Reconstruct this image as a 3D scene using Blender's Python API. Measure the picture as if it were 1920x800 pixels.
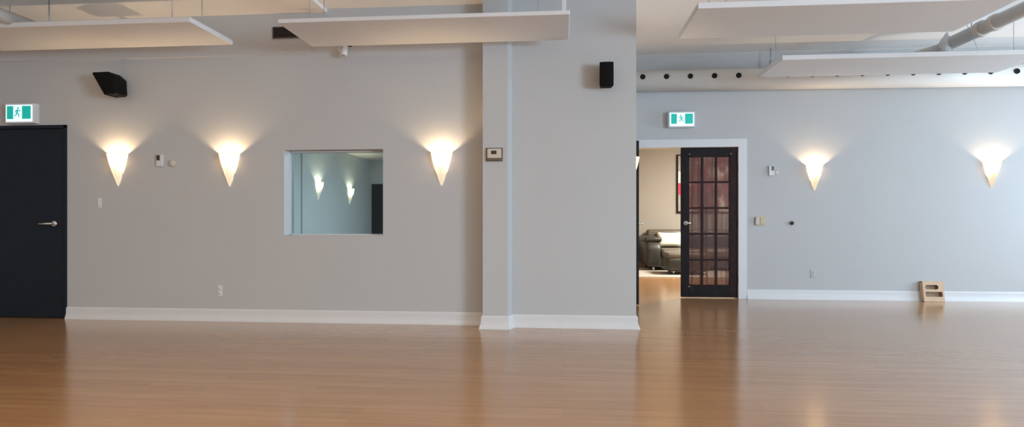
import bpy, bmesh, math, random
from mathutils import Vector, Matrix
random.seed(7)
S = bpy.context.scene
C = S.collection
PI = math.pi
for o in list(bpy.data.objects): bpy.data.objects.remove(o)

# ------------------------------------------------------------------ camera
YAW = math.radians(4.93); F = 1100.0; EYE = 1.03; HOR = 415.0
cam = bpy.data.cameras.new('camera'); cam_o = bpy.data.objects.new('camera', cam); C.objects.link(cam_o)
cam_o.location = (0, 0, EYE); cam_o.rotation_euler = (PI/2, 0, YAW)
cam.sensor_width = 36; cam.lens = 36*F/1920; cam.shift_y = (HOR-400)/1920
cam.clip_start = 0.05
S.camera = cam_o
# ------------------------------------------------------------------ view, world
S.view_settings.view_transform = 'Standard'; S.view_settings.look = 'None'
S.view_settings.gamma = 1; S.view_settings.use_curve_mapping = False
S.view_settings.exposure = -0.06
W = bpy.data.worlds.new('world'); S.world = W; W.use_nodes = True
W.node_tree.nodes['Background'].inputs[0].default_value = (0.55, 0.72, 1, 1)
W.node_tree.nodes['Background'].inputs[1].default_value = 0.6
# ------------------------------------------------------------------ large lights
def area(name, loc, direction, sx, sy, power, col, spread=PI):
    l = bpy.data.lights.new(name, 'AREA'); l.shape = 'RECTANGLE'; l.size = sx; l.size_y = sy
    l.energy = power; l.color = col; l.spread = spread
    o = bpy.data.objects.new(name, l); C.objects.link(o)
    o.location = loc; o.rotation_euler = Vector(direction).to_track_quat('-Z', 'Y').to_euler()
    return o
DAY = (0.61, 0.81, 1.0)
area('daylight_window', (7.9, -2.3, 1.5), (-1, 0, 0), 3.0, 1.7, 740, DAY)
area('daylight_window_side', (7.9, 6.0, 1.45), (-1, 0, 0), 2.6, 1.7, 155, DAY)
area('hall_warm_fill', (-3.2, -0.5, 3.1), (0, 0, -1), 7.0, 4.0, 172, (1.0, 0.80, 0.52))  # unseen broad soft light, added as warm ambient fill for the hall
area('lounge_fill', (4.0, 11.0, 2.95), (0, 0, -1), 1.2, 1.2, 480, (1.0, 0.95, 0.84))  # added light out of view, brightens the lounge
area('office_fill', (-1.75, 9.5, 2.40), (0, 0, -1), 1.0, 3.0, 110, (0.95, 0.97, 1.0))  # cool fill added out of sight to light the room behind the window

# ------------------------------------------------------------------ helpers
def P(px, py, Y):
    """point of the plane Y = const on the line of sight through a photo pixel"""
    a = (px-960)/F; c, s = math.cos(YAW), math.sin(YAW)
    Z = Y/(c + a*s)
    return Vector(((a*c - s)*Z, Y, EYE + (HOR-py)/F*Z))

def mat(name, col, rough=0.5, metal=0.0, var=0.06, scale=6.0, bump=0.0, bscale=60.0, spec=0.5, emit=None, estr=0.0):
    m = bpy.data.materials.new(name); m.use_nodes = True
    nt = m.node_tree; b = nt.nodes['Principled BSDF']
    tc = nt.nodes.new('ShaderNodeTexCoord')
    n = nt.nodes.new('ShaderNodeTexNoise'); n.inputs['Scale'].default_value = scale; n.inputs['Detail'].default_value = 4
    nt.links.new(tc.outputs['Object'], n.inputs['Vector'])
    r = nt.nodes.new('ShaderNodeValToRGB')
    r.color_ramp.elements[0].position = 0.3; r.color_ramp.elements[1].position = 0.7
    r.color_ramp.elements[0].color = (*[max(0, c*(1-var)) for c in col], 1)
    r.color_ramp.elements[1].color = (*[min(1, c*(1+var)) for c in col], 1)
    nt.links.new(n.outputs['Fac'], r.inputs['Fac']); nt.links.new(r.outputs['Color'], b.inputs['Base Color'])
    b.inputs['Roughness'].default_value = rough; b.inputs['Metallic'].default_value = metal
    b.inputs['Specular IOR Level'].default_value = spec
    if bump:
        n2 = nt.nodes.new('ShaderNodeTexNoise'); n2.inputs['Scale'].default_value = bscale
        nt.links.new(tc.outputs['Object'], n2.inputs['Vector'])
        bp = nt.nodes.new('ShaderNodeBump'); bp.inputs['Strength'].default_value = bump; bp.inputs['Distance'].default_value = 0.01
        nt.links.new(n2.outputs['Fac'], bp.inputs['Height']); nt.links.new(bp.outputs['Normal'], b.inputs['Normal'])
    if emit:
        b.inputs['Emission Color'].default_value = (*emit, 1); b.inputs['Emission Strength'].default_value = estr
    return m

M = {}
M['wall'] = mat('wall_paint', (0.548, 0.552, 0.552), 0.65, var=0.012, scale=1.5, bump=0.05, bscale=120, spec=0.3)
M['ceil'] = mat('ceiling_paint', (0.90, 0.88, 0.86), 0.8, var=0.03, scale=1.2, bump=0.1, bscale=40, spec=0.2)
M['white'] = mat('white_paint', (0.74, 0.74, 0.75), 0.45, var=0.015)
M['panel'] = mat('white_panel', (0.76, 0.765, 0.77), 0.7, var=0.015, scale=2)
M['pipe'] = mat('white_pipe_paint', (0.68, 0.66, 0.63), 0.5, var=0.03)
M['duct'] = mat('duct_paint', (0.80, 0.78, 0.75), 0.5, var=0.03, scale=2)
M['blackdoor'] = mat('charcoal_door_paint', (0.012, 0.018, 0.027), 0.5, var=0.1, spec=0.2)
M['black'] = mat('black_plastic', (0.006, 0.006, 0.006), 0.7, var=0.1, spec=0.15)
M['grille'] = mat('black_grille_cloth', (0.012, 0.011, 0.011), 0.95, var=0.25, scale=150, spec=0.05)
M['hole'] = mat('nozzle_black', (0.004, 0.004, 0.004), 0.9, var=0.1)
M['steel'] = mat('brushed_steel', (0.72, 0.72, 0.72), 0.28, metal=1.0, var=0.05, scale=40)
M['wire'] = mat('wire_grey', (0.45, 0.45, 0.45), 0.4, metal=0.6)
M['darkwood'] = mat('espresso_wood', (0.013, 0.009, 0.009), 0.5, var=0.35, scale=9, spec=0.15)
M['redwood'] = mat('mahogany_wood', (0.028, 0.010, 0.009), 0.5, var=0.3, scale=9, spec=0.15)
M['cream'] = mat('cream_plastic', (0.62, 0.56, 0.47), 0.45, var=0.03)
M['tanplate'] = mat('tan_plate', (0.58, 0.48, 0.32), 0.45, var=0.03)
M['bronze'] = mat('bronze_plate', (0.16, 0.12, 0.08), 0.4, metal=0.3, var=0.1)
M['vent'] = mat('brown_grille', (0.10, 0.075, 0.07), 0.5, var=0.1)
M['tan'] = mat('tan_fibreboard', (0.70, 0.49, 0.33), 0.7, var=0.06, scale=30)
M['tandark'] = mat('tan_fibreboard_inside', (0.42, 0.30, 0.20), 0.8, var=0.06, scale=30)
M['leather'] = mat('dark_leather', (0.028, 0.027, 0.022), 0.38, var=0.2, scale=12, bump=0.2, bscale=90)
M['leather2'] = mat('brown_leather', (0.10, 0.085, 0.065), 0.42, var=0.15, scale=12, bump=0.2, bscale=90)
M['cushion'] = mat('ivory_cushion', (0.72, 0.66, 0.55), 0.9, var=0.05, bump=0.2)
M['rug'] = mat('grey_rug', (0.42, 0.38, 0.34), 0.95, var=0.15, scale=30, bump=0.4, bscale=200)
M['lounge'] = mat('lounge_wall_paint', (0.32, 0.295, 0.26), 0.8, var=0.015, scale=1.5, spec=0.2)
M['office'] = mat('office_wall_paint', (0.60, 0.63, 0.63), 0.8, var=0.012, scale=1.5, spec=0.2)
M['green'] = mat('sign_green', (0.01, 0.30, 0.25), 0.4, emit=(0.0, 0.40, 0.33), estr=0.75)
M['signwhite'] = mat('sign_white', (0.7, 0.8, 0.85), 0.4, emit=(0.66, 0.88, 1.0), estr=0.95)
M['screen'] = mat('dark_screen', (0.02, 0.02, 0.015), 0.25)

def shade_mat():
    m = bpy.data.materials.new('frosted_glass_shade'); m.use_nodes = True
    nt = m.node_tree; nt.nodes.remove(nt.nodes['Principled BSDF'])
    tc = nt.nodes.new('ShaderNodeTexCoord'); n = nt.nodes.new('ShaderNodeTexNoise'); n.inputs['Scale'].default_value = 14
    nt.links.new(tc.outputs['Object'], n.inputs['Vector'])
    r = nt.nodes.new('ShaderNodeValToRGB')
    r.color_ramp.elements[0].position = 0.3; r.color_ramp.elements[0].color = (0.060, 0.050, 0.038, 1)
    r.color_ramp.elements[1].position = 0.7; r.color_ramp.elements[1].color = (0.085, 0.072, 0.055, 1)
    nt.links.new(n.outputs['Fac'], r.inputs['Fac'])
    t = nt.nodes.new('ShaderNodeBsdfTranslucent'); nt.links.new(r.outputs['Color'], t.inputs[0])
    e = nt.nodes.new('ShaderNodeEmission'); e.inputs[0].default_value = (1.0, 0.82, 0.60, 1); e.inputs[1].default_value = 0.92
    a = nt.nodes.new('ShaderNodeAddShader')
    nt.links.new(t.outputs[0], a.inputs[0]); nt.links.new(e.outputs[0], a.inputs[1]); nt.links.new(a.outputs[0], nt.nodes['Material Output'].inputs[0])
    return m
M['shade'] = shade_mat()
M['bulb'] = mat('lit_bulb', (0.9, 0.85, 0.75), 0.35, var=0.02, emit=(1.0, 0.80, 0.55), estr=6)

def wood_floor():
    m = bpy.data.materials.new('maple_strip_floor'); m.use_nodes = True
    nt = m.node_tree; b = nt.nodes['Principled BSDF']; L = nt.links.new
    tc = nt.nodes.new('ShaderNodeTexCoord')
    br = nt.nodes.new('ShaderNodeTexBrick')
    br.inputs['Scale'].default_value = 1.0; br.inputs['Brick Width'].default_value = 1.1; br.inputs['Row Height'].default_value = 0.083
    br.inputs['Mortar Size'].default_value = 0.0012; br.inputs['Mortar Smooth'].default_value = 0.3; br.inputs['Bias'].default_value = 0.0
    br.offset = 0.37; br.offset_frequency = 3
    br.inputs['Color1'].default_value = (0.45, 0.248, 0.116, 1)
    br.inputs['Color2'].default_value = (0.51, 0.288, 0.138, 1)
    br.inputs['Mortar'].default_value = (0.36, 0.19, 0.095, 1)
    L(tc.outputs['Object'], br.inputs['Vector'])
    mp = nt.nodes.new('ShaderNodeMapping'); mp.inputs['Scale'].default_value = (0.9, 16, 1)
    L(tc.outputs['Object'], mp.inputs['Vector'])
    n = nt.nodes.new('ShaderNodeTexNoise'); n.inputs['Scale'].default_value = 1.6; n.inputs['Detail'].default_value = 6
    L(mp.outputs['Vector'], n.inputs['Vector'])
    rp = nt.nodes.new('ShaderNodeValToRGB'); rp.color_ramp.elements[0].position = 0.3; rp.color_ramp.elements[1].position = 0.7
    rp.color_ramp.elements[0].color = (0.88, 0.85, 0.83, 1); rp.color_ramp.elements[1].color = (1.08, 1.06, 1.04, 1)
    L(n.outputs['Fac'], rp.inputs['Fac'])
    mx = nt.nodes.new('ShaderNodeMix'); mx.data_type = 'RGBA'; mx.blend_type = 'MULTIPLY'; mx.inputs['Factor'].default_value = 1
    L(br.outputs['Color'], mx.inputs[6]); L(rp.outputs['Color'], mx.inputs[7]); L(mx.outputs[2], b.inputs['Base Color'])
    b.inputs['Roughness'].default_value = 0.2
    b.inputs['Coat Weight'].default_value = 0.5; b.inputs['Coat Roughness'].default_value = 0.16
    n3 = nt.nodes.new('ShaderNodeTexNoise'); n3.inputs['Scale'].default_value = 3.0
    L(mp.outputs['Vector'], n3.inputs['Vector'])
    bp = nt.nodes.new('ShaderNodeBump'); bp.inputs['Strength'].default_value = 0.03; bp.inputs['Distance'].default_value = 0.004
    L(n3.outputs['Fac'], bp.inputs['Height']); L(bp.outputs['Normal'], b.inputs['Normal'])
    return m
M['floor'] = wood_floor()

def glass_mat(name, tint, gloss):
    m = bpy.data.materials.new(name); m.use_nodes = True
    nt = m.node_tree; nt.nodes.remove(nt.nodes['Principled BSDF'])
    t = nt.nodes.new('ShaderNodeBsdfTransparent'); t.inputs[0].default_value = (*tint, 1)
    g = nt.nodes.new('ShaderNodeBsdfGlossy'); g.inputs['Roughness'].default_value = 0.03
    x = nt.nodes.new('ShaderNodeMixShader')
    fr = nt.nodes.new('ShaderNodeFresnel'); fr.inputs['IOR'].default_value = gloss
    nt.links.new(fr.outputs[0], x.inputs[0]); nt.links.new(t.outputs[0], x.inputs[1]); nt.links.new(g.outputs[0], x.inputs[2])
    nt.links.new(x.outputs[0], nt.nodes['Material Output'].inputs[0])
    return m
M['glass'] = glass_mat('tinted_glass', (0.68, 0.83, 0.90), 1.35)
M['doorglass'] = glass_mat('clear_glass', (0.9, 0.88, 0.86), 1.3)

def sheer_mat():
    m = bpy.data.materials.new('sheer_burgundy_curtain'); m.use_nodes = True
    nt = m.node_tree; nt.nodes.remove(nt.nodes['Principled BSDF'])
    tc = nt.nodes.new('ShaderNodeTexCoord')
    wv = nt.nodes.new('ShaderNodeTexNoise'); wv.inputs['Scale'].default_value = 1.0
    mp = nt.nodes.new('ShaderNodeMapping'); mp.inputs['Scale'].default_value = (20, 20, 0.5)
    nt.links.new(tc.outputs['Object'], mp.inputs['Vector']); nt.links.new(mp.outputs['Vector'], wv.inputs['Vector'])
    rp = nt.nodes.new('ShaderNodeValToRGB')
    rp.color_ramp.elements[0].position = 0.35; rp.color_ramp.elements[0].color = (0.06,)*3 + (1,)
    rp.color_ramp.elements[1].position = 0.65; rp.color_ramp.elements[1].color = (0.33,)*3 + (1,)
    nt.links.new(wv.outputs['Fac'], rp.inputs['Fac'])
    d = nt.nodes.new('ShaderNodeBsdfDiffuse'); d.inputs[0].default_value = (0.035, 0.014, 0.013, 1)
    tl = nt.nodes.new('ShaderNodeBsdfTranslucent'); tl.inputs[0].default_value = (0.060, 0.026, 0.024, 1)
    ad = nt.nodes.new('ShaderNodeMixShader'); nt.links.new(d.outputs[0], ad.inputs[1]); nt.links.new(tl.outputs[0], ad.inputs[2])
    t = nt.nodes.new('ShaderNodeBsdfTransparent'); t.inputs[0].default_value = (0.85, 0.74, 0.70, 1)
    x = nt.nodes.new('ShaderNodeMixShader')
    nt.links.new(rp.outputs[0], x.inputs[0]); nt.links.new(ad.outputs[0], x.inputs[1]); nt.links.new(t.outputs[0], x.inputs[2])
    nt.links.new(x.outputs[0], nt.nodes['Material Output'].inputs[0])
    return m
M['sheer'] = sheer_mat()

def art_mat():
    m = bpy.data.materials.new('abstract_canvas'); m.use_nodes = True
    nt = m.node_tree; b = nt.nodes['Principled BSDF']; b.inputs['Roughness'].default_value = 0.7
    tc = nt.nodes.new('ShaderNodeTexCoord')
    mp = nt.nodes.new('ShaderNodeMapping'); mp.inputs['Scale'].default_value = (2.2, 1, 2.0); mp.inputs['Location'].default_value = (0.3, 0, 1.25)
    n = nt.nodes.new('ShaderNodeTexNoise'); n.inputs['Scale'].default_value = 1.5; n.inputs['Detail'].default_value = 3; n.inputs['Distortion'].default_value = 1.2
    nt.links.new(tc.outputs['Object'], mp.inputs[0]); nt.links.new(mp.outputs[0], n.inputs['Vector'])
    r = nt.nodes.new('ShaderNodeValToRGB'); r.color_ramp.interpolation = 'EASE'
    e = r.color_ramp.elements
    e[0].position = 0.30; e[0].color = (0.10, 0.07, 0.06, 1); e[1].position = 0.75; e[1].color = (0.75, 0.70, 0.62, 1)
    for p, c in ((0.40, (0.16, 0.07, 0.06, 1)), (0.47, (0.30, 0.05, 0.06, 1)), (0.52, (0.22, 0.09, 0.08, 1)), (0.60, (0.42, 0.34, 0.30, 1))):
        k = e.new(p); k.color = c
    nt.links.new(n.outputs['Fac'], r.inputs['Fac']); nt.links.new(r.outputs['Color'], b.inputs['Base Color'])
    return m
M['art'] = art_mat()

# ---- mesh building
def add_box(bm, x0, x1, y0, y1, z0, z1, T=None):
    vs = [bm.verts.new((x, y, z)) for z in (z0, z1) for y in (y0, y1) for x in (x0, x1)]
    for f in ((0,2,3,1), (4,5,7,6), (0,1,5,4), (2,6,7,3), (0,4,6,2), (1,3,7,5)):
        bm.faces.new([vs[i] for i in f])
    if T is not None: bmesh.ops.transform(bm, matrix=T, verts=vs)
    return vs
def add_tube(bm, a, b, r0, r1=None, n=16, caps=True):
    a = Vector(a); b = Vector(b); r1 = r0 if r1 is None else r1
    q = (b-a).to_track_quat('Z', 'Y').to_matrix()
    A, B = [], []
    for i in range(n):
        d = q @ Vector((math.cos(2*PI*i/n), math.sin(2*PI*i/n), 0))
        A.append(bm.verts.new(a + d*r0)); B.append(bm.verts.new(b + d*r1))
    for i in range(n):
        f = bm.faces.new((A[i], A[(i+1) % n], B[(i+1) % n], B[i])); f.smooth = True
    if caps: bm.faces.new(A[::-1]); bm.faces.new(B)
def add_lathe(bm, prof, center, axis='Z', n=24, a0=0.0, a1=2*PI):
    """revolve (r, h) pairs about an axis"""
    full = abs(a1-a0-2*PI) < 1e-6
    cnt = n if full else n+1
    rings = []
    for r, h in prof:
        ring = []
        for i in range(cnt):
            t = a0 + (a1-a0)*i/n
            p = (r*math.cos(t), r*math.sin(t), h) if axis == 'Z' else (r*math.cos(t), h, r*math.sin(t)) if axis == 'Y' else (h, r*math.cos(t), r*math.sin(t))
            ring.append(bm.verts.new(Vector(center) + Vector(p)))
        rings.append(ring)
    for k in range(len(rings)-1):
        for i in range(cnt if full else cnt-1):
            j = (i+1) % cnt
            f = bm.faces.new((rings[k][i], rings[k][j], rings[k+1][j], rings[k+1][i])); f.smooth = True
    return rings
def add_prism(bm, pts, axis, h0, h1):
    """extrude a polygon; axis 'Y': pts are (x, z); axis 'Z': pts are (x, y); axis 'X': pts are (y, z)"""
    def v(p, h): return (p[0], h, p[1]) if axis == 'Y' else (p[0], p[1], h) if axis == 'Z' else (h, p[0], p[1])
    A = [bm.verts.new(v(p, h0)) for p in pts]; B = [bm.verts.new(v(p, h1)) for p in pts]
    n = len(pts)
    bm.faces.new(A); bm.faces.new(B[::-1])
    for i in range(n): bm.faces.new((A[i], B[i], B[(i+1) % n], A[(i+1) % n]))
def obj(name, bm, m, parent=None, bevel=0.0, seg=2, subsurf=0):
    bmesh.ops.recalc_face_normals(bm, faces=bm.faces)
    me = bpy.data.meshes.new(name); bm.to_mesh(me); bm.free()
    o = bpy.data.objects.new(name, me); C.objects.link(o)
    me.materials.append(M[m])
    if parent: o.parent = parent
    if bevel:
        b = o.modifiers.new('bevel', 'BEVEL'); b.width = bevel; b.segments = seg; b.limit_method = 'ANGLE'
        b.harden_normals = False
    if subsurf:
        s = o.modifiers.new('subd', 'SUBSURF'); s.levels = s.render_levels = subsurf
    return o
def B(): return bmesh.new()
def box_obj(name, x0, x1, y0, y1, z0, z1, m, parent=None, bevel=0.0, seg=2):
    bm = B(); add_box(bm, x0, x1, y0, y1, z0, z1); return obj(name, bm, m, parent, bevel, seg)
def struct(o): o['kind'] = 'structure'; return o
def tag(o, label, cat, group=None):
    o['label'] = label; o['category'] = cat
    if group: o['group'] = group
    return o
def thing(name, label, cat, loc=(0, 0, 0), rz=0.0, group=None):
    o = bpy.data.objects.new(name, None); C.objects.link(o); o.location = loc; o.rotation_euler = (0, 0, rz)
    o.empty_display_size = 0.1
    return tag(o, label, cat, group)
def sphere(bm, c, rx, ry, rz, n=16):
    r = bmesh.ops.create_uvsphere(bm, u_segments=n, v_segments=n//2+2, radius=1, matrix=Matrix.Translation(c) @ Matrix.Diagonal((rx, ry, rz, 1)))
    for f in set(f for v in r['verts'] for f in v.link_faces): f.smooth = True

# ------------------------------------------------------------------ the shell
YL, YP, YC, YR = 5.80, 5.60, 5.71, 8.07      # left wall, pilaster, column face, right wall
XP0, XP1, XC0, XC1 = -0.766, -0.524, -0.490, 0.704
XL, XRR, YF = -7.5, 8.0, -4.5
ZC0, ZC1, ZC2 = 3.157, 3.197, 3.285          # ceiling levels
bm = B(); add_box(bm, XL, XRR, YF, 14.0, -0.1, 0); struct(obj('floor', bm, 'floor'))
XS = P(613, 20, 5.8).x
bm = B()
add_box(bm, XL, XS, YF, 6.0, ZC0, 3.5); add_box(bm, XS, XC1, YF, 6.0, ZC1, 3.5); add_box(bm, XC1, XRR, YF, 8.3, ZC2, 3.5)
add_box(bm, 0.3, 5.4, 8.3, 14.0, 3.0, 3.1)
add_box(bm, -4.6, -0.8, 6.0, 13.4, 2.43, 2.53)
struct(obj('ceiling', bm, 'ceil'))
# left wall with black door and interior window
DXR = P(126, 500, YL).x; DXL = DXR - 1.06; DZ = 2.055
W0, W1, WZ0, WZ1 = -2.850, -1.810, 0.888, 1.763
bm = B()
add_box(bm, XL, DXL, YL, 6.0, 0, 3.3); add_box(bm, DXL, DXR, YL, 6.0, DZ, 3.3)
add_box(bm, DXR, W0, YL, 6.0, 0, 3.3); add_box(bm, W1, XP0, YL, 6.0, 0, 3.3)
add_box(bm, DXL, DXR, 5.92, 6.0, 0, DZ); add_box(bm, W0, W1, YL, 6.0, 0, WZ0); add_box(bm, W0, W1, YL, 6.0, WZ1, 3.3)
struct(obj('wall_back_left', bm, 'wall'))
bm = B(); add_prism(bm, [(XP0, YP), (XP1, YP), (XC0, YC), (XC1, YC), (XC1, 8.22), (XP0, 8.22)], 'Z', 0, 3.4)
struct(obj('wall_column', bm, 'wall'))
OX0, OX1, OZ = 0.849, 2.339, 2.03
bm = B()
add_box(bm, XC1, OX0, YR, 8.22, 0, 3.4); add_box(bm, OX1, XRR, YR, 8.22, 0, 3.4); add_box(bm, OX0, OX1, YR, 8.22, OZ, 3.4)
struct(obj('wall_back_right', bm, 'wall'))
bm = B(); add_box(bm, XL-0.2, XL, YF, 6.0, 0, 3.4); struct(obj('wall_left', bm, 'wall'))
bm = B(); add_box(bm, XL, XRR, YF-0.2, YF, 0, 3.4); struct(obj('wall_front', bm, 'wall'))
bm = B()
for y0, y1 in ((YF, -3.9), (-0.7, 4.5), (7.5, 8.22)): add_box(bm, XRR, XRR+0.2, y0, y1, 0, 3.4)
for y0, y1 in ((-3.9, -0.7), (4.5, 7.5)):
    add_box(bm, XRR, XRR+0.2, y0, y1, 0, 0.55); add_box(bm, XRR, XRR+0.2, y0, y1, 2.45, 3.4)
struct(obj('wall_right', bm, 'wall'))
for k, (y0, y1) in enumerate(((-3.9, -0.7), (4.5, 7.5))):
    bm = B()
    for a, b in ((y0, y0+0.06), ((y0+y1)/2-0.03, (y0+y1)/2+0.03), (y1-0.06, y1)): add_box(bm, 8.05, 8.12, a, b, 0.55, 2.45)
    add_box(bm, 8.05, 8.12, y0, y1, 0.55, 0.61); add_box(bm, 8.05, 8.12, y0, y1, 2.39, 2.45)
    struct(obj('window_%d' % (k+2), bm, 'white'))
# lounge beyond the doorway
YB = 13.8
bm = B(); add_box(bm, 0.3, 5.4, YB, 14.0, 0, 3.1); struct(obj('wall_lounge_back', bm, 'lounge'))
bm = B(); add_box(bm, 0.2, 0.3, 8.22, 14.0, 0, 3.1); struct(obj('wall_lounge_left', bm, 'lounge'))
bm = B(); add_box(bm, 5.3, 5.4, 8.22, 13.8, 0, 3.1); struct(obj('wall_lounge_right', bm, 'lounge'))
# room behind the interior window
YO = 13.13; XO = -4.40; YO1 = P(567, 400, 9.62).y
bm = B(); add_box(bm, XO-0.15, XO, 9.62, YO, 0, 2.5); add_box(bm, XO-0.15, XO-0.03, 6.0, 9.62, 0, 2.5); struct(obj('wall_office_left', bm, 'office'))
bm = B(); add_box(bm, XO-0.15, -0.9, YO, YO+0.15, 0, 2.5); struct(obj('wall_office_back', bm, 'office'))
bm = B(); add_box(bm, -1.0, -0.9, 6.0, YO, 0, 2.5); struct(obj('wall_office_right', bm, 'office'))

# soffit boxing out the duct above the window
SO = 0.018; sx1 = P(581, 95, YL-SO).x; sz = P(560, 101, YL-SO).z
bm = B(); add_box(bm, XL, sx1, YL-SO, YL+0.02, sz, ZC0); struct(obj('trim_1', bm, 'wall'))

# baseboards
PROF = [(0.0, 0.0), (0.034, 0.0), (0.030, 0.018), (0.019, 0.045), (0.015, 0.07), (0.014, 0.112), (0.007, 0.125), (0.0, 0.125)]
def sweep(name, path, m='white', left=False):
    n = len(path); pts = [Vector(p) for p in path]
    nr = []
    for i in range(n-1):
        d = (pts[i+1]-pts[i]).normalized(); nr.append(Vector((d.y, -d.x)))
    bm = B(); rings = []
    for i in range(n):
        if i == 0: off = nr[0]
        elif i == n-1: off = nr[-1]
        else:
            s = nr[i-1]+nr[i]; off = s/(1+nr[i-1].dot(nr[i]))
        rings.append([bm.verts.new((pts[i].x+off.x*u, pts[i].y+off.y*u, z)) for u, z in PROF])
    for i in range(n-1):
        for k in range(len(PROF)):
            j = (k+1) % len(PROF)
            bm.faces.new((rings[i][k], rings[i][j], rings[i+1][j], rings[i+1][k]))
    bm.faces.new(rings[0]); bm.faces.new(rings[-1][::-1])
    return struct(obj(name, bm, m))
sweep('baseboard_back_left', [(DXR, YL), (XP0, YL)])
sweep('baseboard_column', [(XP0, YL), (XP0, YP), (XP1, YP), (XC0, YC), (XC1, YC), (XC1, 8.05)])
sweep('baseboard_back_right', [(OX1+0.11, YR), (XRR, YR)])

# ------------------------------------------------------------------ black door on the left (frame, slab, lever)
d1 = struct(thing('door_1', 'charcoal flush door with silver lever at the far left', 'door', ((DXL+DXR)/2, YL, 0)))
d1['kind'] = 'structure'
cx = (DXL+DXR)/2
bm = B(); fw = 0.035
add_box(bm, DXL-cx, DXL-cx+fw, -0.012, 0.12, 0, DZ); add_box(bm, DXR-cx-fw, DXR-cx, -0.012, 0.12, 0, DZ); add_box(bm, DXL-cx, DXR-cx, -0.012, 0.12, DZ-fw, DZ)
obj('door_frame', bm, 'blackdoor', d1, 0.003)
slab = box_obj('door_slab', DXL-cx+fw+0.003, DXR-cx-fw-0.003, 0.004, 0.05, 0.008, DZ-fw-0.004, 'blackdoor', d1, 0.002)
def lever(parent, x, z, y, direction=-1, L=0.115, s=1.0):
    bm = B()
    add_lathe(bm, [(0.0, -0.014*s), (0.024*s, -0.014*s), (0.028*s, -0.009*s), (0.028*s, 0.0)], (x, y, z), 'Y', 24)
    add_tube(bm, (x, y-0.01*s, z), (x, y-0.055*s, z), 0.011*s)
    sphere(bm, (x, y-0.055*s, z), 0.0125*s, 0.0125*s, 0.0125*s)
    add_tube(bm, (x, y-0.055*s, z), (x+direction*L, y-0.052*s, z-0.002), 0.011*s, 0.009*s)
    sphere(bm, (x+direction*L, y-0.052*s, z-0.002), 0.009*s, 0.009*s, 0.009*s)
    return obj('door_handle', bm, 'steel', parent)
hp = P(102, 419, YL)
h = lever(d1, hp.x-cx, hp.z, 0.004, -1, 0.12, 1.15); h['label'] = 'silver lever handle'

# ------------------------------------------------------------------ interior window: sash frame and tinted pane
w1 = struct(thing('window_1', 'interior window with blue tinted glass', 'window', ((W0+W1)/2, YL+0.15, WZ0)))
wc = (W0+W1)/2
bm = B(); t = 0.012
hw = (W1-W0)/2; hh = WZ1-WZ0
for a in ((-hw, -hw+t, 0, hh), (hw-t, hw, 0, hh), (-hw, hw, 0, t), (-hw, hw, hh-t, hh)): add_box(bm, a[0], a[1], -0.012, 0.05, a[2], a[3])
obj('window_frame', bm, 'white', w1)
box_obj('pane', -hw+t, hw-t, 0.0, 0.006, t, hh-t, 'glass', w1)
bm = B()
for a in ((-hw, -hw+0.004, 0.004, hh-0.004),): add_box(bm, a[0], a[1], -0.15, -0.012, a[2], a[3])
obj('window_jamb', bm, 'white', w1)

# dark door deep in the room behind the window
xd = P(698, 400, YO).x
d4 = struct(thing('door_4', 'dark door seen through the interior window', 'door', (xd+0.42, YO, 0)))
box_obj('door_slab', -0.42, 0.42, -0.045, 0, 0.0, P(705, 345, YO).z, 'blackdoor', d4, 0.003)

# ------------------------------------------------------------------ doorway casing and french doors
bm = B(); cw = 0.105
add_box(bm, OX1-0.004, OX1+cw, YR-0.022, YR, 0, OZ+cw); add_box(bm, OX0-cw, OX0+0.004, YR-0.022, YR, 0, OZ+cw)
add_box(bm, OX0+0.004, OX1-0.004, YR-0.022, YR, OZ-0.004, OZ+cw)
add_box(bm, OX1-0.004, OX1, YR, 8.22, 0, OZ); add_box(bm, OX0, OX0+0.004, YR, 8.22, 0, OZ); add_box(bm, OX0, OX1, YR, 8.22, OZ-0.004, OZ)
struct(obj('trim_2', bm, 'white', None, 0.004))

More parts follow.
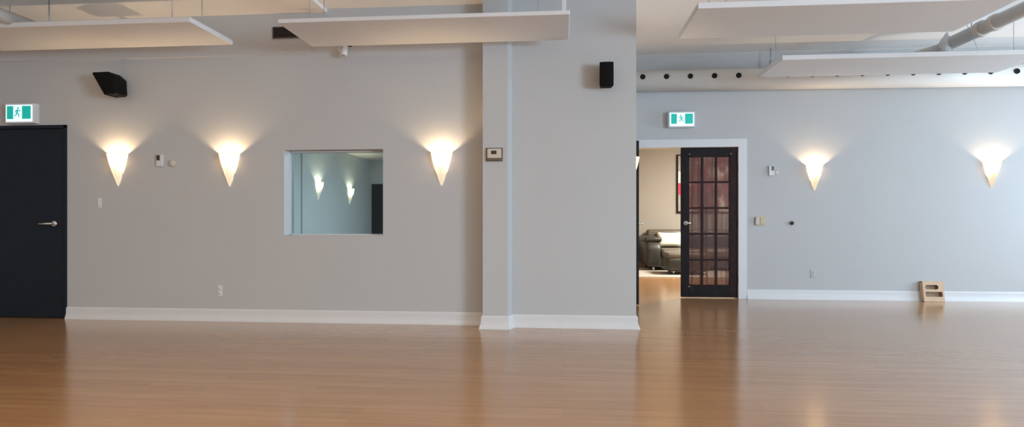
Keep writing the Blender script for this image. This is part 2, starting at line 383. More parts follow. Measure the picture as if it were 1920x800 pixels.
def french_leaf(name, label, wid, hinge_right=True):
    """leaf with its hinge edge at x = 0, spanning to -wid (front face towards -Y)"""
    r = struct(thing(name, label, 'door'))
    H0, H1, T0, T1 = 0.012, OZ-0.008, 0.0, 0.040
    st, top, bot = 0.098, 0.115, 0.155
    bm = B()
    add_box(bm, -wid, -wid+st, T0, T1, H0, H1)
    add_box(bm, -wid+st, -st, T0, T1, H1-top, H1); add_box(bm, -wid+st, -st, T0, T1, H0, H0+bot)
    add_box(bm, -wid, -wid+st+0, T0, T1, H0, H0+bot) if False else None
    obj('door_frame', bm, 'darkwood', r, 0.004)
    bm = B(); add_box(bm, -st, 0, T0, T1, H0, H1); hs = obj('hinge_stile', bm, 'redwood', r, 0.004); hs['label'] = 'reddish hinge stile'
    gx0, gx1, gz0, gz1 = -wid+st, -st, H0+bot, H1-top
    bm = B()
    for k in (1, 2):
        x = gx0+(gx1-gx0)*k/3; add_box(bm, x-0.013, x+0.013, 0.004, 0.036, gz0, gz1)
    for k in range(1, 5):
        z = gz0+(gz1-gz0)*k/5; add_box(bm, gx0, gx1, 0.0045, 0.0355, z-0.013, z+0.013)
    # glazing bead all round
    add_box(bm, gx0, gx0+0.012, 0.003, 0.037, gz0, gz1); add_box(bm, gx1-0.012, gx1, 0.003, 0.037, gz0, gz1)
    add_box(bm, gx0, gx1, 0.003, 0.037, gz0, gz0+0.012); add_box(bm, gx0, gx1, 0.003, 0.037, gz1-0.012, gz1)
    obj('muntin_grid', bm, 'redwood', r)
    box_obj('glass_pane', gx0, gx1, 0.016, 0.020, gz0, gz1, 'doorglass', r)
    # sheer gathered on rods behind the glass
    bm = B(); nx = 90; rows = []
    for z in (gz0-0.03, gz0+0.02, (gz0+gz1)/2, gz1-0.02, gz1+0.03):
        row = []
        for i in range(nx+1):
            x = gx0-0.01+(gx1-gx0+0.02)*i/nx
            y = 0.052+0.006*math.sin(i*1.15)+0.003*math.sin(i*0.47+z)
            row.append(bm.verts.new((x, y, z)))
        rows.append(row)
    for a, b2 in zip(rows, rows[1:]):
        for i in range(nx):
            f = bm.faces.new((a[i], a[i+1], b2[i+1], b2[i])); f.smooth = True
    obj('sheer_curtain', bm, 'sheer', r)
    for z in (gz0-0.012, gz1+0.012):
        bm = B(); add_tube(bm, (gx0-0.02, 0.052, z), (gx1+0.02, 0.052, z), 0.005, n=10); obj('curtain_rod', bm, 'steel', r)
    bm = B()
    for x, z in ((gx0+0.012, gz1+0.03), (gx1-0.012+0.02, gz1+0.03), (gx0+0.006, gz0-0.012)):
        sphere(bm, (x, -0.004, z), 0.012, 0.006, 0.006, 10)
    obj('rod_screw', bm, 'steel', r)
    return r
LW = OX1-OX0
d2 = french_leaf('door_2', 'closed dark french door leaf with fifteen curtained panes', LW/2-0.002)
d2.location = (OX1-0.004, YR+0.01, 0)
hp = P(1286, 418, YR)
lever(d2, hp.x-(OX1-0.004), hp.z, 0.0, 1, 0.05, 1.1)
bm = B()
for z in (0.25, 1.02, 1.75): add_tube(bm, (0.002, -0.006, z-0.045), (0.002, -0.006, z+0.045), 0.007, n=10)
obj('hinge', bm, 'bronze', d2)
d3 = french_leaf('door_3', 'open dark french door leaf seen edge-on behind the column', LW/2-0.002)
# hinge on the left jamb, swung out into this room
fe = Vector((P(1199.5, 500, 7.26).x, 7.26)); hg = Vector((OX0+0.02, YR-0.03))
ang = math.atan2(hg.y-fe.y, hg.x-fe.x)
d3.location = (hg.x, hg.y, 0); d3.rotation_euler = (0, 0, ang)
lever(d3, -LW/2+0.06, P(1200, 419, 7.3).z, 0.0, 1, 0.08, 1.0)
# ------------------------------------------------------------------ wall sconces (back on the wall plane y = 0, lamp towards -Y)
def make_sconce(label):
    r = thing('wall_sconce', label, 'wall lamp', group='cone wall sconces')
    prof = [(0.004, -0.225), (0.015, -0.20), (0.037, -0.135), (0.057, -0.07), (0.076, -0.005), (0.090, 0.050), (0.097, 0.085), (0.104, 0.105)]
    bm = B()
    rings = add_lathe(bm, prof, (0, -0.003, 0), 'Z', 28, PI, 2*PI)
    o = obj('lamp_shade', bm, 'shade', r)
    o['label'] = 'glowing frosted glass cone'
    bm = B()
    for k in range(28):
        t0, t1 = PI+PI*k/28, PI+PI*(k+1)/28
        add_tube(bm, (0.104*math.cos(t0), -0.003+0.104*math.sin(t0), 0.105), (0.104*math.cos(t1), -0.003+0.104*math.sin(t1), 0.105), 0.0035, n=8, caps=False)
    obj('shade_rim', bm, 'shade', r)
    bm = B(); add_box(bm, -0.045, 0.045, -0.012, 0.0, -0.10, 0.03); obj('back_plate', bm, 'white', r, 0.004)
    bm = B(); sphere(bm, (0, -0.05, -0.02), 0.018, 0.018, 0.026, 14); add_tube(bm, (0, -0.05, -0.07), (0, -0.05, -0.03), 0.010)
    add_tube(bm, (0, -0.05, -0.055), (0, -0.008, -0.055), 0.007); obj('bulb', bm, 'bulb', r)
    l = bpy.data.lights.new('sconce_glow', 'POINT'); l.energy = 17.0; l.color = (1.0, 0.70, 0.40); l.shadow_soft_size = 0.02
    lo = bpy.data.objects.new('bulb_glow', l); C.objects.link(lo); lo.parent = r; lo.location = (0, -0.05, 0.035)
    return r
def dup(root, label):
    r = root.copy(); C.objects.link(r); r['label'] = label
    for ch in root.children:
        c = ch.copy(); C.objects.link(c); c.parent = r
    return r
SC = [((222, 305), YL, 0, 'lit cone sconce nearest the charcoal door, on the left wall'),
      ((431, 305), YL, 0, 'lit cone sconce left of the interior window, beside the small wall controller'),
      ((828, 302), YL, 0, 'lit cone sconce between the interior window and the thermostat pilaster'),
      ((1527, 322), YR, 0, 'lit cone sconce right of the french doors, above the small dark knob'),
      ((1859, 316), YR, 0, 'lit cone sconce at the far right, above the tan box on the floor')]
base = make_sconce(SC[0][3]); first = True
for (px, py), Y, rz, lab in SC:
    s = base if first else dup(base, lab); first = False
    p = P(px, py, Y); s.location = (p.x, Y, p.z-0.02)
s = dup(base, 'lit cone sconce on the side of the column, only its glowing rim showing')
s.location = (XC1, 6.3, P(1193, 303, 6.3).z-0.06); s.rotation_euler = (0, 0, PI/2)
# two in the room behind the window
for (px, py), lab in (((596, 352), 'nearer of the two lit sconces seen through the interior window'), ((655, 363), 'farther of the two lit sconces seen through the interior window')):
    a = (px-960)/F; c, sn = math.cos(YAW), math.sin(YAW); Z = XO/(a*c-sn)
    s = dup(base, lab); s.location = (XO, (c+a*sn)*Z, EYE+(HOR-py)/F*Z); s.rotation_euler = (0, 0, PI/2)

# ------------------------------------------------------------------ exit signs
def exit_sign(label, x0, x1, y0, y1, Y, depth, flip=1):
    a = P(x0, y1, Y-depth); b = P(x1, y0, Y-depth)
    w = b.x-a.x; hgt = b.z-a.z
    r = thing('exit_sign', label, 'exit sign', ((a.x+b.x)/2, Y, a.z), group='green running man exit signs')
    box_obj('housing', -w/2-0.016, w/2+0.016, -depth+0.004, 0, -0.018, hgt+0.018, 'white', r, 0.006)
    box_obj('face', -w/2, w/2, -depth-0.002, -depth+0.006, 0, hgt, 'signwhite', r, 0.002)
    y = -depth-0.004
    for n, (u0, u1) in enumerate(((0.05, 0.29), (0.63, 0.96))):
        bm = B(); add_box(bm, -w/2+u0*w, -w/2+u1*w, y, y+0.002, hgt*0.15, hgt*0.93)
        obj('green_field', bm, 'green', r)
    # running figure in the lit doorway
    bm = B(); mx = -w/2+0.46*w; q = hgt
    add_lathe(bm, [(0.0, 0), (0.055*q, 0)], (mx+0.03*q*flip, y, 0.80*q), 'Y', 14)
    def limb(p, r_, t):
        p = Vector((mx+flip*p[0]*q, p[1]*q)); r2 = Vector((mx+flip*r_[0]*q, r_[1]*q)); d = (r2-p).normalized(); nn = Vector((-d.y, d.x))*t*q
        vs = [bm.verts.new((u.x, y, u.y)) for u in (p+nn, p-nn, r2-nn, r2+nn)]; bm.faces.new(vs)
    for p, r_, t in (((0.0, 0.72), (-0.05, 0.50), 0.05), ((0.0, 0.69), (0.14, 0.62), 0.025), ((0.14, 0.62), (0.20, 0.70), 0.022), ((-0.01, 0.69), (-0.13, 0.64), 0.025), ((-0.13, 0.64), (-0.16, 0.53), 0.022),
                     ((-0.05, 0.52), (0.09, 0.44), 0.032), ((0.09, 0.44), (0.06, 0.28), 0.028), ((-0.05, 0.50), (-0.10, 0.38), 0.032), ((-0.10, 0.38), (-0.22, 0.34), 0.026)):
        limb(p, r_, t)
    o = obj('running_figure', bm, 'green', r); o.modifiers.new('s', 'SOLIDIFY').thickness = 0.001
    return r
exit_sign('lit green exit sign above the charcoal door at the left', 11, 60, 196, 228, YL, 0.075, 1)
exit_sign('lit green exit sign above the french doors', 1256, 1301, 211, 236, YR, 0.10, -1)

# ------------------------------------------------------------------ speakers
r = thing('wall_speaker', 'black tapered speaker tilted down on the left wall above the first sconce', 'speaker', (P(228, 160, YL).x, YL, P(228, 160, YL).z), group='black wall speakers')
o0 = r.location
def q(px, py, Y=YL-0.16): p = P(px, py, Y); return (p.x-o0.x, p.z-o0.z)
bm = B(); add_prism(bm, [q(187, 138.5), q(213, 137), q(226, 148), q(227.5, 176), q(224, 179), q(210, 179.5)], 'Y', -0.235, -0.07); obj('cabinet', bm, 'black', r, 0.010, 3)
bm = B(); add_prism(bm, [q(182, 139.5), q(188, 137.8), q(211, 180), q(205, 180)], 'Y', -0.23, -0.075); obj('grille', bm, 'grille', r, 0.006, 3)
bm = B(); add_box(bm, -0.02, 0.045, -0.012, 0, -0.08, 0.05)
add_tube(bm, (0.01, -0.005, 0.0), (0.005, -0.12, 0.0), 0.018)
sphere(bm, (0.012, -0.13, 0.04), 0.032, 0.035, 0.032, 12); add_box(bm, -0.01, 0.036, -0.17, -0.10, -0.09, 0.04)
obj('wall_bracket', bm, 'black', r, 0.006)

a = P(1124, 161, YC-0.17); b = P(1151, 115, YC-0.17)
r = thing('wall_speaker', 'black upright box speaker on the wide column', 'speaker', ((a.x+b.x)/2, YC, (a.z+b.z)/2), 0, 'black wall speakers')
w, hh2 = (b.x-a.x)/2, (b.z-a.z)/2
bm = B(); add_prism(bm, [(-w, -0.17), (w, -0.17), (w*0.8, -0.06), (-w*0.8, -0.06)], 'Z', -hh2, hh2); obj('cabinet', bm, 'black', r, 0.01, 3)
bm = B(); pts = [(w*0.96*math.sin(t), -0.168-0.014*math.cos(t)) for t in [(-PI/2)+PI*i/12 for i in range(13)]]
add_prism(bm, pts, 'Z', -hh2*0.97, hh2*0.97); obj('grille', bm, 'grille', r, 0.004)
bm = B(); add_box(bm, -0.03, 0.03, -0.01, 0, -0.05, 0.05); add_tube(bm, (0, -0.005, 0), (0, -0.065, 0), 0.014); obj('wall_bracket', bm, 'black', r)

# ------------------------------------------------------------------ thermostat on the pilaster
a = P(911.5, 302.5, YP); b = P(943, 277, YP)
r = thing('thermostat', 'cream thermostat with dark screen on a bronze backing, on the narrow pilaster', 'thermostat', ((a.x+b.x)/2, YP, (a.z+b.z)/2))
w, hq = (b.x-a.x)/2, (b.z-a.z)/2
box_obj('back_plate', -w, w, -0.012, 0, -hq, hq, 'bronze', r, 0.004)
bm = B(); add_box(bm, -w*0.84, w*0.82, -0.032, -0.010, -hq*0.58, hq*0.86); obj('body', bm, 'cream', r, 0.008, 3)
box_obj('screen', -w*0.36, w*0.28, -0.034, -0.030, hq*0.02, hq*0.54, 'screen', r, 0.001)
box_obj('lower_cover', -w*0.86, w*0.84, -0.026, -0.010, -hq*0.90, -hq*0.62, 'bronze', r, 0.004)

# ------------------------------------------------------------------ small things on the walls
def small(name, label, cat, px, py, Y, group=None):
    p = P(px, py, Y); return thing(name, label, cat, (p.x, Y, p.z), 0, group)
def controller(label, px, py, Y, s):
    r = small('wall_controller', label, 'wall control', px, py, Y, 'white wall controllers')
    box_obj('case', -0.036*s, 0.036*s, -0.028, 0, -0.065*s, 0.065*s, 'white', r, 0.005)
    box_obj('screen', -0.030*s, 0.006*s, -0.031, -0.027, 0.0, 0.058*s, 'screen', r, 0.001)
    return r
controller('small white wall controller with black screen between the two leftmost sconces', 302, 301, YL, 0.95)
r = controller('small white wall controller with black screen left of the sconce near the french doors', 1446, 320, YR, 1.0)
for ch in r.children:
    if ch.name.startswith('screen'): ch.location.x = 0.024
def roundcap(label, px, py, Y, rad):
    r = small('wall_sensor', label, 'sensor', px, py, Y, 'cream wall sensors')
    bm = B(); rr = add_lathe(bm, [(rad, 0), (rad, -0.012), (rad*0.85, -0.024), (0.0005, -0.028)], (0, 0, 0), 'Y', 20); obj('cover', bm, 'cream', r)
    return r
roundcap('small round cream sensor just right of the controller on the left wall', 324, 306, YL, 0.036)
roundcap('small round cream sensor just right of the controller near the french doors', 1454, 323, YR, 0.036)
def plate(name, label, cat, px, py, Y, w, hgt, m, kind, group=None):
    r = small(name, label, cat, px, py, Y, group)
    box_obj('cover_plate', -w/2, w/2, -0.007, 0, -hgt/2, hgt/2, m, r, 0.003)
    if kind == 'outlet':
        for z in (-0.021, 0.021):
            bm = B(); add_lathe(bm, [(0.0005, -0.010), (0.015, -0.010), (0.017, -0.007)], (0, 0, z), 'Y', 20); obj('socket', bm, m, r)
            bm = B()
            for x in (-0.006, 0.006): add_box(bm, x-0.001, x+0.001, -0.0108, -0.009, z-0.004, z+0.006)
            obj('slot', bm, 'screen', r)
    else:
        box_obj('rocker', -0.016, 0.016, -0.012, -0.006, -0.032, 0.032, m, r, 0.003)
    return r
plate('light_switch', 'white rocker light switch right of the charcoal door', 'light switch', 187, 380, YL, 0.045, 0.105, 'white', 'sw')
plate('wall_outlet', 'white wall outlet low on the left wall below the controller', 'outlet', 413, 545, YL, 0.05, 0.115, 'white', 'outlet', 'white wall outlets')
plate('wall_outlet', 'white wall outlet low on the right wall below the sconce', 'outlet', 1525, 513, YR, 0.07, 0.115, 'wall', 'outlet', 'white wall outlets')
r = small('dimmer_switch', 'tan dimmer switch plate right of the french door casing', 'light switch', 1425, 414, YR)
box_obj('cover_plate', -0.055, 0.07, -0.007, 0, -0.06, 0.06, 'tanplate', r, 0.003)
box_obj('rocker', -0.004, 0.052, -0.022, -0.006, -0.045, 0.045, 'tanplate', r, 0.004)
box_obj('side_cover', -0.070, -0.012, -0.035, -0.005, -0.055, 0.055, 'cream', r, 0.012)
r = small('door_bumper', 'small dark round door bumper on the right wall below the sconce', 'door bumper', 1484, 418, YR)
bm = B(); add_lathe(bm, [(0.030, 0), (0.030, -0.006), (0.016, -0.012)], (0, 0, 0), 'Y', 20); obj('rose', bm, 'wire', r)
bm = B(); add_lathe(bm, [(0.010, -0.010), (0.022, -0.022), (0.022, -0.034), (0.0005, -0.040)], (0, 0, 0), 'Y', 20); obj('knob', bm, 'screen', r)

# wall vent on the soffit
a = P(512, 73, YL-SO); b = P(600, 48.5, YL-SO)
r = thing('air_vent', 'dark brown louvred air vent high on the wall, partly behind a ceiling panel', 'vent', ((a.x+b.x)/2, YL-SO, (a.z+b.z)/2))
w, hq = (b.x-a.x)/2, (b.z-a.z)/2
bm = B(); t = 0.010
for q4 in ((-w, -w+t, -hq, hq), (w-t, w, -hq, hq), (-w, w, -hq, -hq+t), (-w, w, hq-t, hq)): add_box(bm, q4[0], q4[1], -0.014, 0, q4[2], q4[3])
obj('frame', bm, 'vent', r, 0.002)
box_obj('backing', -w+t, w-t, -0.004, -0.001, -hq+t, hq-t, 'hole', r)
for k in range(7):
    z = -hq+t+(2*hq-2*t)*(k+0.5)/7
    bm = B(); add_box(bm, -w+t, w-t, -0.006, 0.006, -0.001, 0.001, Matrix.Translation((0, -0.009, z)) @ Matrix.Rotation(0.7, 4, 'X')); obj('louvre', bm, 'vent', r)

# white fixture under the second panel
r = small('security_camera', 'small white camera on a bracket high on the wall under a ceiling panel', 'camera', 640, 93, YL)
bm = B(); add_lathe(bm, [(0.030, 0), (0.030, -0.010), (0.022, -0.022), (0.0005, -0.024)], (0, 0, 0), 'Y', 18); obj('base', bm, 'white', r)
bm = B(); add_tube(bm, (0, -0.015, 0), (0.03, -0.07, 0.02), 0.008, n=10); add_tube(bm, (0.03, -0.07, 0.02), (0.075, -0.09, 0.0), 0.008, n=10); obj('arm', bm, 'wire', r)
bm = B(); add_tube(bm, (0.072, -0.085, 0.0), (0.060, -0.10, -0.09), 0.028, 0.034, 18); sphere(bm, (0.072, -0.085, 0.0), 0.028, 0.028, 0.028, 14)
obj('body', bm, 'white', r, 0.004)
bm = B(); add_tube(bm, (0.060, -0.10, -0.0895), (0.0595, -0.1005, -0.093), 0.022, n=16); obj('lens', bm, 'wire', r)
bm = B(); sphere(bm, (0.125, -0.08, 0.015), 0.016, 0.016, 0.016, 12); add_tube(bm, (0.075, -0.088, 0.0), (0.12, -0.08, 0.012), 0.006, n=8); obj('clamp_knob', bm, 'screen', r)

# ------------------------------------------------------------------ hanging acoustic panels
def panel(label, x0, x1, y0, y1, z, th, wires, zc, rot=0.0, rnd=0.0):
    cx, cy = (x0+x1)/2, (y0+y1)/2
    r = thing('ceiling_panel', label, 'ceiling panel', (cx, cy, z), rot, 'hanging ceiling panels')
    hx, hy = (x1-x0)/2, (y1-y0)/2
    bm = B()
    if rnd:
        pts = [(-hx, -hy), (hx, -hy)] + [(hx-rnd+rnd*math.cos(t), hy-rnd+rnd*math.sin(t)) for t in [i*PI/16 for i in range(9)]] + [(-hx, hy)]
        add_prism(bm, pts, 'Z', 0, th)
    else: add_box(bm, -hx, hx, -hy, hy, 0, th)
    obj('panel_board', bm, 'panel', r, 0.006)
    for (wx, wy, dx, dy) in wires:
        bm = B(); add_tube(bm, (wx, wy, th-0.002), (wx+dx, wy+dy, zc-z+0.005), 0.003, n=8); obj('hanger_wire', bm, 'wire', r)
        bm = B(); add_tube(bm, (wx, wy, th-0.002), (wx, wy, th+0.018), 0.009, n=12); obj('hanger_cap', bm, 'wire', r)
    return r
e1 = P(437, 84, 5.45); n1 = P(352, 37, 4.77)
panel('white hanging ceiling panel at the far left above the charcoal door', e1.x-2.44, e1.x, 4.79, 5.45, e1.z, 0.045,
      [(-1.0, 0.2, 0, 0), (1.05, 0.1, 0, 0), (-1.0, -0.2, 0, 0), (1.0, -0.25, 0, 0)], ZC0)
panel('white hanging ceiling panel crossing in front of the pilaster and column', -2.40, 0.058, 4.77, 5.45, 2.706, 0.035,
      [(-1.05, 0.2, 0, 0), (0.95, 0.2, 0, 0), (-1.0, -0.22, 0, 0)], ZC1, 0, 0.05)
# the thick white hanger strut near its right end
panel('white hanging ceiling panel at the upper right, crossed by the slanted pipe', 1.09, 3.53, 4.854, 5.645, 2.75, 0.05,
      [(-1.1, -0.25, 0, 0), (-0.92, -0.1, 0, 0), (1.1, -0.25, 0, 0), (1.1, 0.25, 0, 0)], ZC2)
p4 = panel('white hanging ceiling panel lowest at the right, in front of the holed duct', 2.33, 5.0, 6.47, 7.24, 2.75, 0.05,
      [(-1.2, 0.2, 0, 0), (0.75, 0.15, -0.06, 0.1), (1.08, 0.2, -0.28, -0.1), (1.1, -0.2, 0, 0)], ZC2)
st = bpy.data.objects['ceiling_panel.001']
bm = B(); add_box(bm, 1.165, 1.20, -0.20, -0.165, 0.03, ZC1-2.706+0.01); o = obj('hanger_strut', bm, 'white', st, 0.003)

# ------------------------------------------------------------------ round air duct with black nozzles along the right wall
ya, za, ra = YR-0.165, 0, 0.140
zt = P(1300, 130, ya).z; zb = P(1300, 169, ya).z; za = (zt+zb)/2; ra = (zt-zb)/2
r = thing('air_duct', 'long round air duct with black nozzles along the top of the right wall', 'air duct', (4.3, ya, za))
bm = B(); add_tube(bm, (XC1-4.3+0.001, 0, 0), (XRR-4.3-0.001, 0, 0), ra, n=48); obj('duct_shell', bm, 'duct', r)
for x in (-1.6, 0.4, 2.4):
    bm = B(); add_tube(bm, (x, 0, ra-0.01), (x, 0, ZC2-za+0.005), 0.006, n=8); add_tube(bm, (x, 0, ra+0.05), (x, 0, ra+0.10), 0.016, n=10); obj('duct_hanger', bm, 'wire', r)
nz = None
xs0 = P(1205, 145, ya-ra).x; step = (P(1385, 142, ya-ra).x-xs0)/4
tilt = math.radians(8)
r.rotation_euler = (0, math.radians(0.33), 0); r.location.z -= 0.018
k = 0
while xs0+step*k < XRR-0.1:
    if nz is None:
        bm = B(); add_lathe(bm, [(0.0005, -0.006), (0.027, -0.006), (0.030, -0.010), (0.034, -0.008), (0.035, 0.02)], (0, 0, 0), 'Y', 20); nz = obj('air_nozzle', bm, 'hole', r); o = nz
        nz['label'] = 'black round nozzle'
    else:
        o = nz.copy(); C.objects.link(o); o.parent = r
    o.location = (xs0+step*k-4.3, -ra*math.cos(tilt), ra*math.sin(tilt)); o.rotation_euler = (-tilt, 0, 0)
    k += 1

# ------------------------------------------------------------------ ceiling pipes
def pipe_run(bm, pts, rad, n=20):
    for a, b in zip(pts, pts[1:]): add_tube(bm, a, b, rad, n=n)
    for p in pts[1:-1]: sphere(bm, p, rad, rad, rad, n)
r = thing('ceiling_pipe', 'slanting white pipe with couplings under the ceiling at the upper right', 'pipe', (0, 0, 0), 0, 'white ceiling pipes')
pe = P(1772, 84, 7.0); pz = pe.z; px_ = pe.x
bm = B(); pipe_run(bm, [(px_+0.02, 2.0, pz), (px_+0.02, 7.0, pz)], 0.070); obj('pipe', bm, 'pipe', r)
bm = B(); pipe_run(bm, [(px_+0.02, 6.97, pz-0.01), (px_-0.22, 7.5, pz-0.03), (px_-0.60, 7.55, pz-0.06), (px_-0.62, YR, pz-0.06)], 0.045); obj('branch_pipe', bm, 'pipe', r)
for y in (5.75, 6.25, 6.45):
    bm = B(); add_tube(bm, (px_+0.02, y-0.03, pz), (px_+0.02, y+0.03, pz), 0.084, n=20); obj('coupling', bm, 'pipe', r, 0.006)
bm = B(); add_lathe(bm, [(0.002, 0.12), (0.022, 0.085), (0.050, 0.045), (0.072, 0.0), (0.066, -0.03), (0.045, -0.065), (0.040, -0.105), (0.0005, -0.11)], (px_-0.03, 6.93, pz-0.0), 'Z', 20); obj('end_fitting', bm, 'white', r)
for y in (3.0, 6.6):
    bm = B(); add_tube(bm, (px_+0.02, y, pz), (px_+0.02, y, ZC2+0.005), 0.006, n=8); obj('pipe_hanger', bm, 'wire', r)
# left pipe above the first panel
r = thing('ceiling_pipe', 'white pipe above the ceiling panel at the top left corner', 'pipe', (0, 0, 0), 0, 'white ceiling pipes')
lp = P(28, 38, 4.85)
bm = B(); pipe_run(bm, [(lp.x, 2.0, lp.z), (lp.x, 5.30, lp.z)], 0.058); obj('pipe', bm, 'pipe', r)
bm = B(); add_tube(bm, (lp.x, 4.58, lp.z), (lp.x, 4.64, lp.z), 0.068, n=20); obj('coupling', bm, 'pipe', r, 0.006)
for y in (2.6, 5.2):
    bm = B(); add_tube(bm, (lp.x, y, lp.z), (lp.x, y, ZC0+0.005), 0.006, n=8); obj('pipe_hanger', bm, 'wire', r)

# ------------------------------------------------------------------ tan box leaning on the right baseboard
YX = YR-0.10
a = P(1732, 566, YX); b = P(1771, 531, YX)
r = thing('floor_box', 'small tan fibreboard box with two openings leaning against the right wall baseboard', 'box', ((a.x+b.x)/2, YX, 0.0))
r.rotation_euler = (math.radians(-9), 0, 0)
w = (b.x-a.x)/2; hb = 0.262; dp = 0.055
cu = bpy.data.curves.new('front_board', 'CURVE'); cu.dimensions = '2D'; cu.fill_mode = 'BOTH'; cu.extrude = 0.006
def spl(pts):
    s = cu.splines.new('POLY'); s.points.add(len(pts)-1); s.use_cyclic_u = True
    for p, v in zip(s.points, pts): p.co = (v[0], v[1], 0, 1)
def rr(x0, x1, z0, z1, rad, n=6):
    out = []
    for cx2, cz2, t0 in ((x1-rad, z1-rad, 0), (x0+rad, z1-rad, PI/2), (x0+rad, z0+rad, PI), (x1-rad, z0+rad, 1.5*PI)):
        out += [(cx2+rad*math.cos(t0+i*PI/2/n), cz2+rad*math.sin(t0+i*PI/2/n)) for i in range(n+1)]
    return out
spl(rr(-w, w, 0, hb, 0.008)); spl(rr(-w*0.78, w*0.50, hb*0.60, hb*0.82, 0.027)); spl(rr(-w*0.80, w*0.84, hb*0.24, hb*0.48, 0.008))
tmp = bpy.data.objects.new('tmp', cu); C.objects.link(tmp)
bpy.context.view_layer.update()
me = bpy.data.meshes.new_from_object(tmp.evaluated_get(bpy.context.evaluated_depsgraph_get()))
bpy.data.objects.remove(tmp)
me.materials.clear(); me.materials.append(M['tan'])
me.transform(Matrix.Translation((0, -0.006, 0)) @ Matrix.Rotation(PI/2, 4, 'X'))
fb = bpy.data.objects.new('front_board', me); C.objects.link(fb); fb.parent = r
bm = B()
add_box(bm, -w, -w+0.01, 0, dp, 0, hb); add_box(bm, w-0.01, w, 0, dp, 0, hb); add_box(bm, -w, w, 0, dp, hb-0.01, hb); add_box(bm, -w, w, 0, dp, 0, 0.01)
obj('box_sides', bm, 'tan', r)
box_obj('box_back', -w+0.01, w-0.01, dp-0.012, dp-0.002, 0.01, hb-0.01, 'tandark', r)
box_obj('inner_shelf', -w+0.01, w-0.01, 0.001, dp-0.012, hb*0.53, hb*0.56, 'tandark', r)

# ------------------------------------------------------------------ lounge: rug, sofa, cushions, ottoman, picture
def soft(name, x0, x1, y0, y1, z0, z1, m, parent, bev=0.05):
    o = box_obj(name, x0, x1, y0, y1, z0, z1, m, parent, bev, 4)
    for p in o.data.polygons: p.use_smooth = True
    return o
o = box_obj('area_rug', 1.35, 4.3, 11.0, 13.2, 0, 0.012, 'rug', None, 0.004); tag(o, 'pale grey rug under the dark sofa in the lounge', 'rug')
SX0 = 1.74; SX1 = 3.95
r = thing('leather_sofa', 'dark leather sofa against the lounge wall, seen through the doorway', 'sofa', (SX0, 12.35, 0.012))
LS = SX1-SX0
soft('base', 0.10, LS-0.10, 0.05, 1.30, 0.07, 0.30, 'leather', r, 0.03)
for x0, x1 in ((0.0, 0.30), (LS-0.30, LS)):
    bm = B()   # arm: rounded profile leaning outward, sloping to the front
    pts = [(0.0, 0.08), (0.02, 0.48), (0.12, 0.60), (0.45, 0.66), (1.20, 0.68), (1.36, 0.60), (1.38, 0.08)]
    add_prism(bm, pts, 'X', x0, x1)
    o = obj('arm', bm, 'leather', r, 0.06, 4)
    for p in o.data.polygons: p.use_smooth = True
    soft('arm_pad', x0-0.03, x1+0.03, 0.10, 1.20, 0.58, 0.70, 'leather', r, 0.055)
soft('backrest', 0.16, LS-0.16, 1.10, 1.40, 0.25, 0.84, 'leather2', r, 0.07)
n = 2; ww = (LS-0.60)/n
for k in range(n):
    soft('back_cushion', 0.30+k*ww+0.005, 0.30+(k+1)*ww-0.005, 0.86, 1.14, 0.42, 0.76, 'leather', r, 0.08)
    soft('seat_cushion', 0.30+k*ww+0.005, 0.30+(k+1)*ww-0.005, -0.02, 0.95, 0.28, 0.45, 'leather2', r, 0.06)
for x, y in ((0.15, 0.10), (LS-0.15, 0.10), (0.15, 1.25), (LS-0.15, 1.25)):
    bm = B(); add_tube(bm, (x, y, 0.0), (x, y, 0.09), 0.022, 0.03, 12); obj('leg', bm, 'steel', r)
r = thing('throw_cushion', 'ivory cushion propped on the dark sofa', 'cushion', (P(1259, 465, 12.9).x, 13.02, 0.472))
bm = B(); nx = 14
grid = {}
for sgn in (-1, 1):
    for i in range(nx+1):
        for j in range(nx+1):
            u, v = -1+2*i/nx, -1+2*j/nx
            th = 0.10*(max(0, (1-u**4)*(1-v**4)))**0.6
            if sgn == 1 and (i in (0, nx) or j in (0, nx)): grid[(1, i, j)] = grid[(-1, i, j)]; continue
            pin = 1-0.06*(1-u*u)*abs(v)**3
            grid[(sgn, i, j)] = bm.verts.new((u*0.29*(1-0.07*(1-v*v)*abs(u)**4), sgn*th, 0.17+v*0.17*(1-0.10*(1-u*u)*abs(v)**4)))
for sgn in (-1, 1):
    for i in range(nx):
        for j in range(nx):
            f = bm.faces.new([grid[(sgn, i, j)], grid[(sgn, i+1, j)], grid[(sgn, i+1, j+1)], grid[(sgn, i, j+1)]]); f.smooth = True
o = obj('cushion_cover', bm, 'cushion', r); o.rotation_euler = (math.radians(-16), 0, 0)
r = thing('leather_ottoman', 'low dark leather ottoman in front of the sofa', 'ottoman', (P(1285, 500, 11.7).x, 11.75, 0.012))
soft('body', -0.42, 0.42, -0.36, 0.36, 0.06, 0.34, 'leather', r, 0.09)
soft('top_pad', -0.40, 0.40, -0.34, 0.34, 0.30, 0.42, 'leather2', r, 0.055)
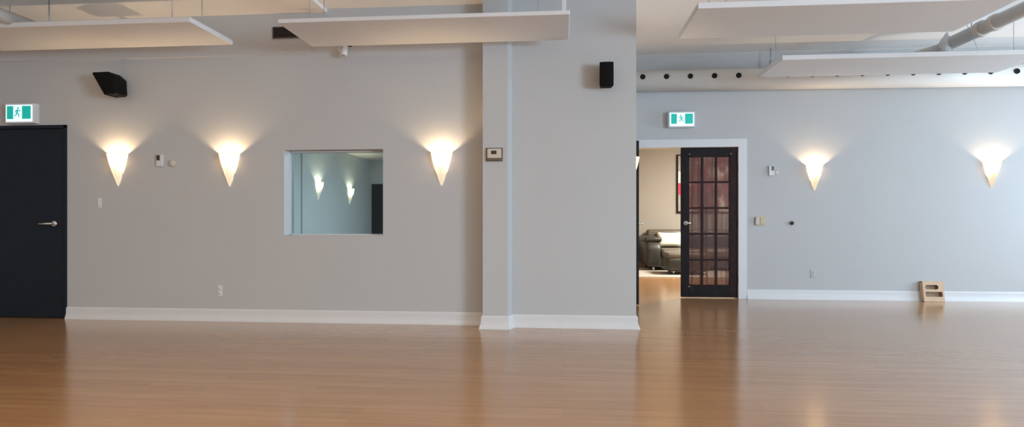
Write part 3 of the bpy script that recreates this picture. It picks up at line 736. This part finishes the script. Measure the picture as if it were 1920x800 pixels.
for x, y in ((-0.26, -0.24), (0.26, -0.24), (-0.26, 0.24), (0.26, 0.24)):
    bm = B(); add_tube(bm, (x, y, 0), (x, y, 0.10), 0.02, 0.026, 12); obj('leg', bm, 'steel', r)
a = P(1268.5, 399, YB); b = P(1382, 289, YB)
r = thing('wall_picture', 'large abstract picture in red, cream and grey on the lounge wall', 'picture', ((a.x+b.x)/2, YB, (a.z+b.z)/2))
w, hq = (b.x-a.x)/2, (b.z-a.z)/2
box_obj('canvas', -w+0.02, w-0.02, -0.03, -0.005, -hq+0.02, hq-0.02, 'art', r)
bm = B(); t = 0.03
for q4 in ((-w, -w+t, -hq, hq), (w-t, w, -hq, hq), (-w+t, w-t, -hq, -hq+t), (-w+t, w-t, hq-t, hq)): add_box(bm, q4[0], q4[1], -0.045, 0, q4[2], q4[3])
obj('picture_frame', bm, 'black', r, 0.003)

w0 = r.location.copy()
def patch(x0, x1, y0, y1, m, wob=0.02):
    bm = B(); p = P(x0, y1, YB-0.03); q2 = P(x1, y0, YB-0.03); pts = []
    for k in range(8): pts.append((p.x-w0.x+(q2.x-p.x)*k/8, p.z-w0.z+random.uniform(-wob, wob)))
    for k in range(8): pts.append((q2.x-w0.x+random.uniform(-wob, wob), p.z-w0.z+(q2.z-p.z)*k/8))
    for k in range(8): pts.append((q2.x-w0.x-(q2.x-p.x)*k/8, q2.z-w0.z+random.uniform(-wob, wob)))
    for k in range(8): pts.append((p.x-w0.x, q2.z-w0.z-(q2.z-p.z)*k/8))
    add_prism(bm, pts, 'Y', -0.033, -0.029); obj('paint_patch', bm, m, r)
M['artgrey'] = mat('grey_paint', (0.26, 0.25, 0.23), 0.8, var=0.2); M['artwhite'] = mat('cream_paint', (0.70, 0.67, 0.60), 0.8, var=0.06)
M['artred'] = mat('red_paint', (0.55, 0.02, 0.05), 0.7, var=0.1)
patch(1271, 1299, 293, 320, 'artgrey'); patch(1271, 1292, 322, 342, 'artwhite'); patch(1272, 1282, 343, 365, 'artred'); patch(1271, 1290, 367, 396, 'artgrey')
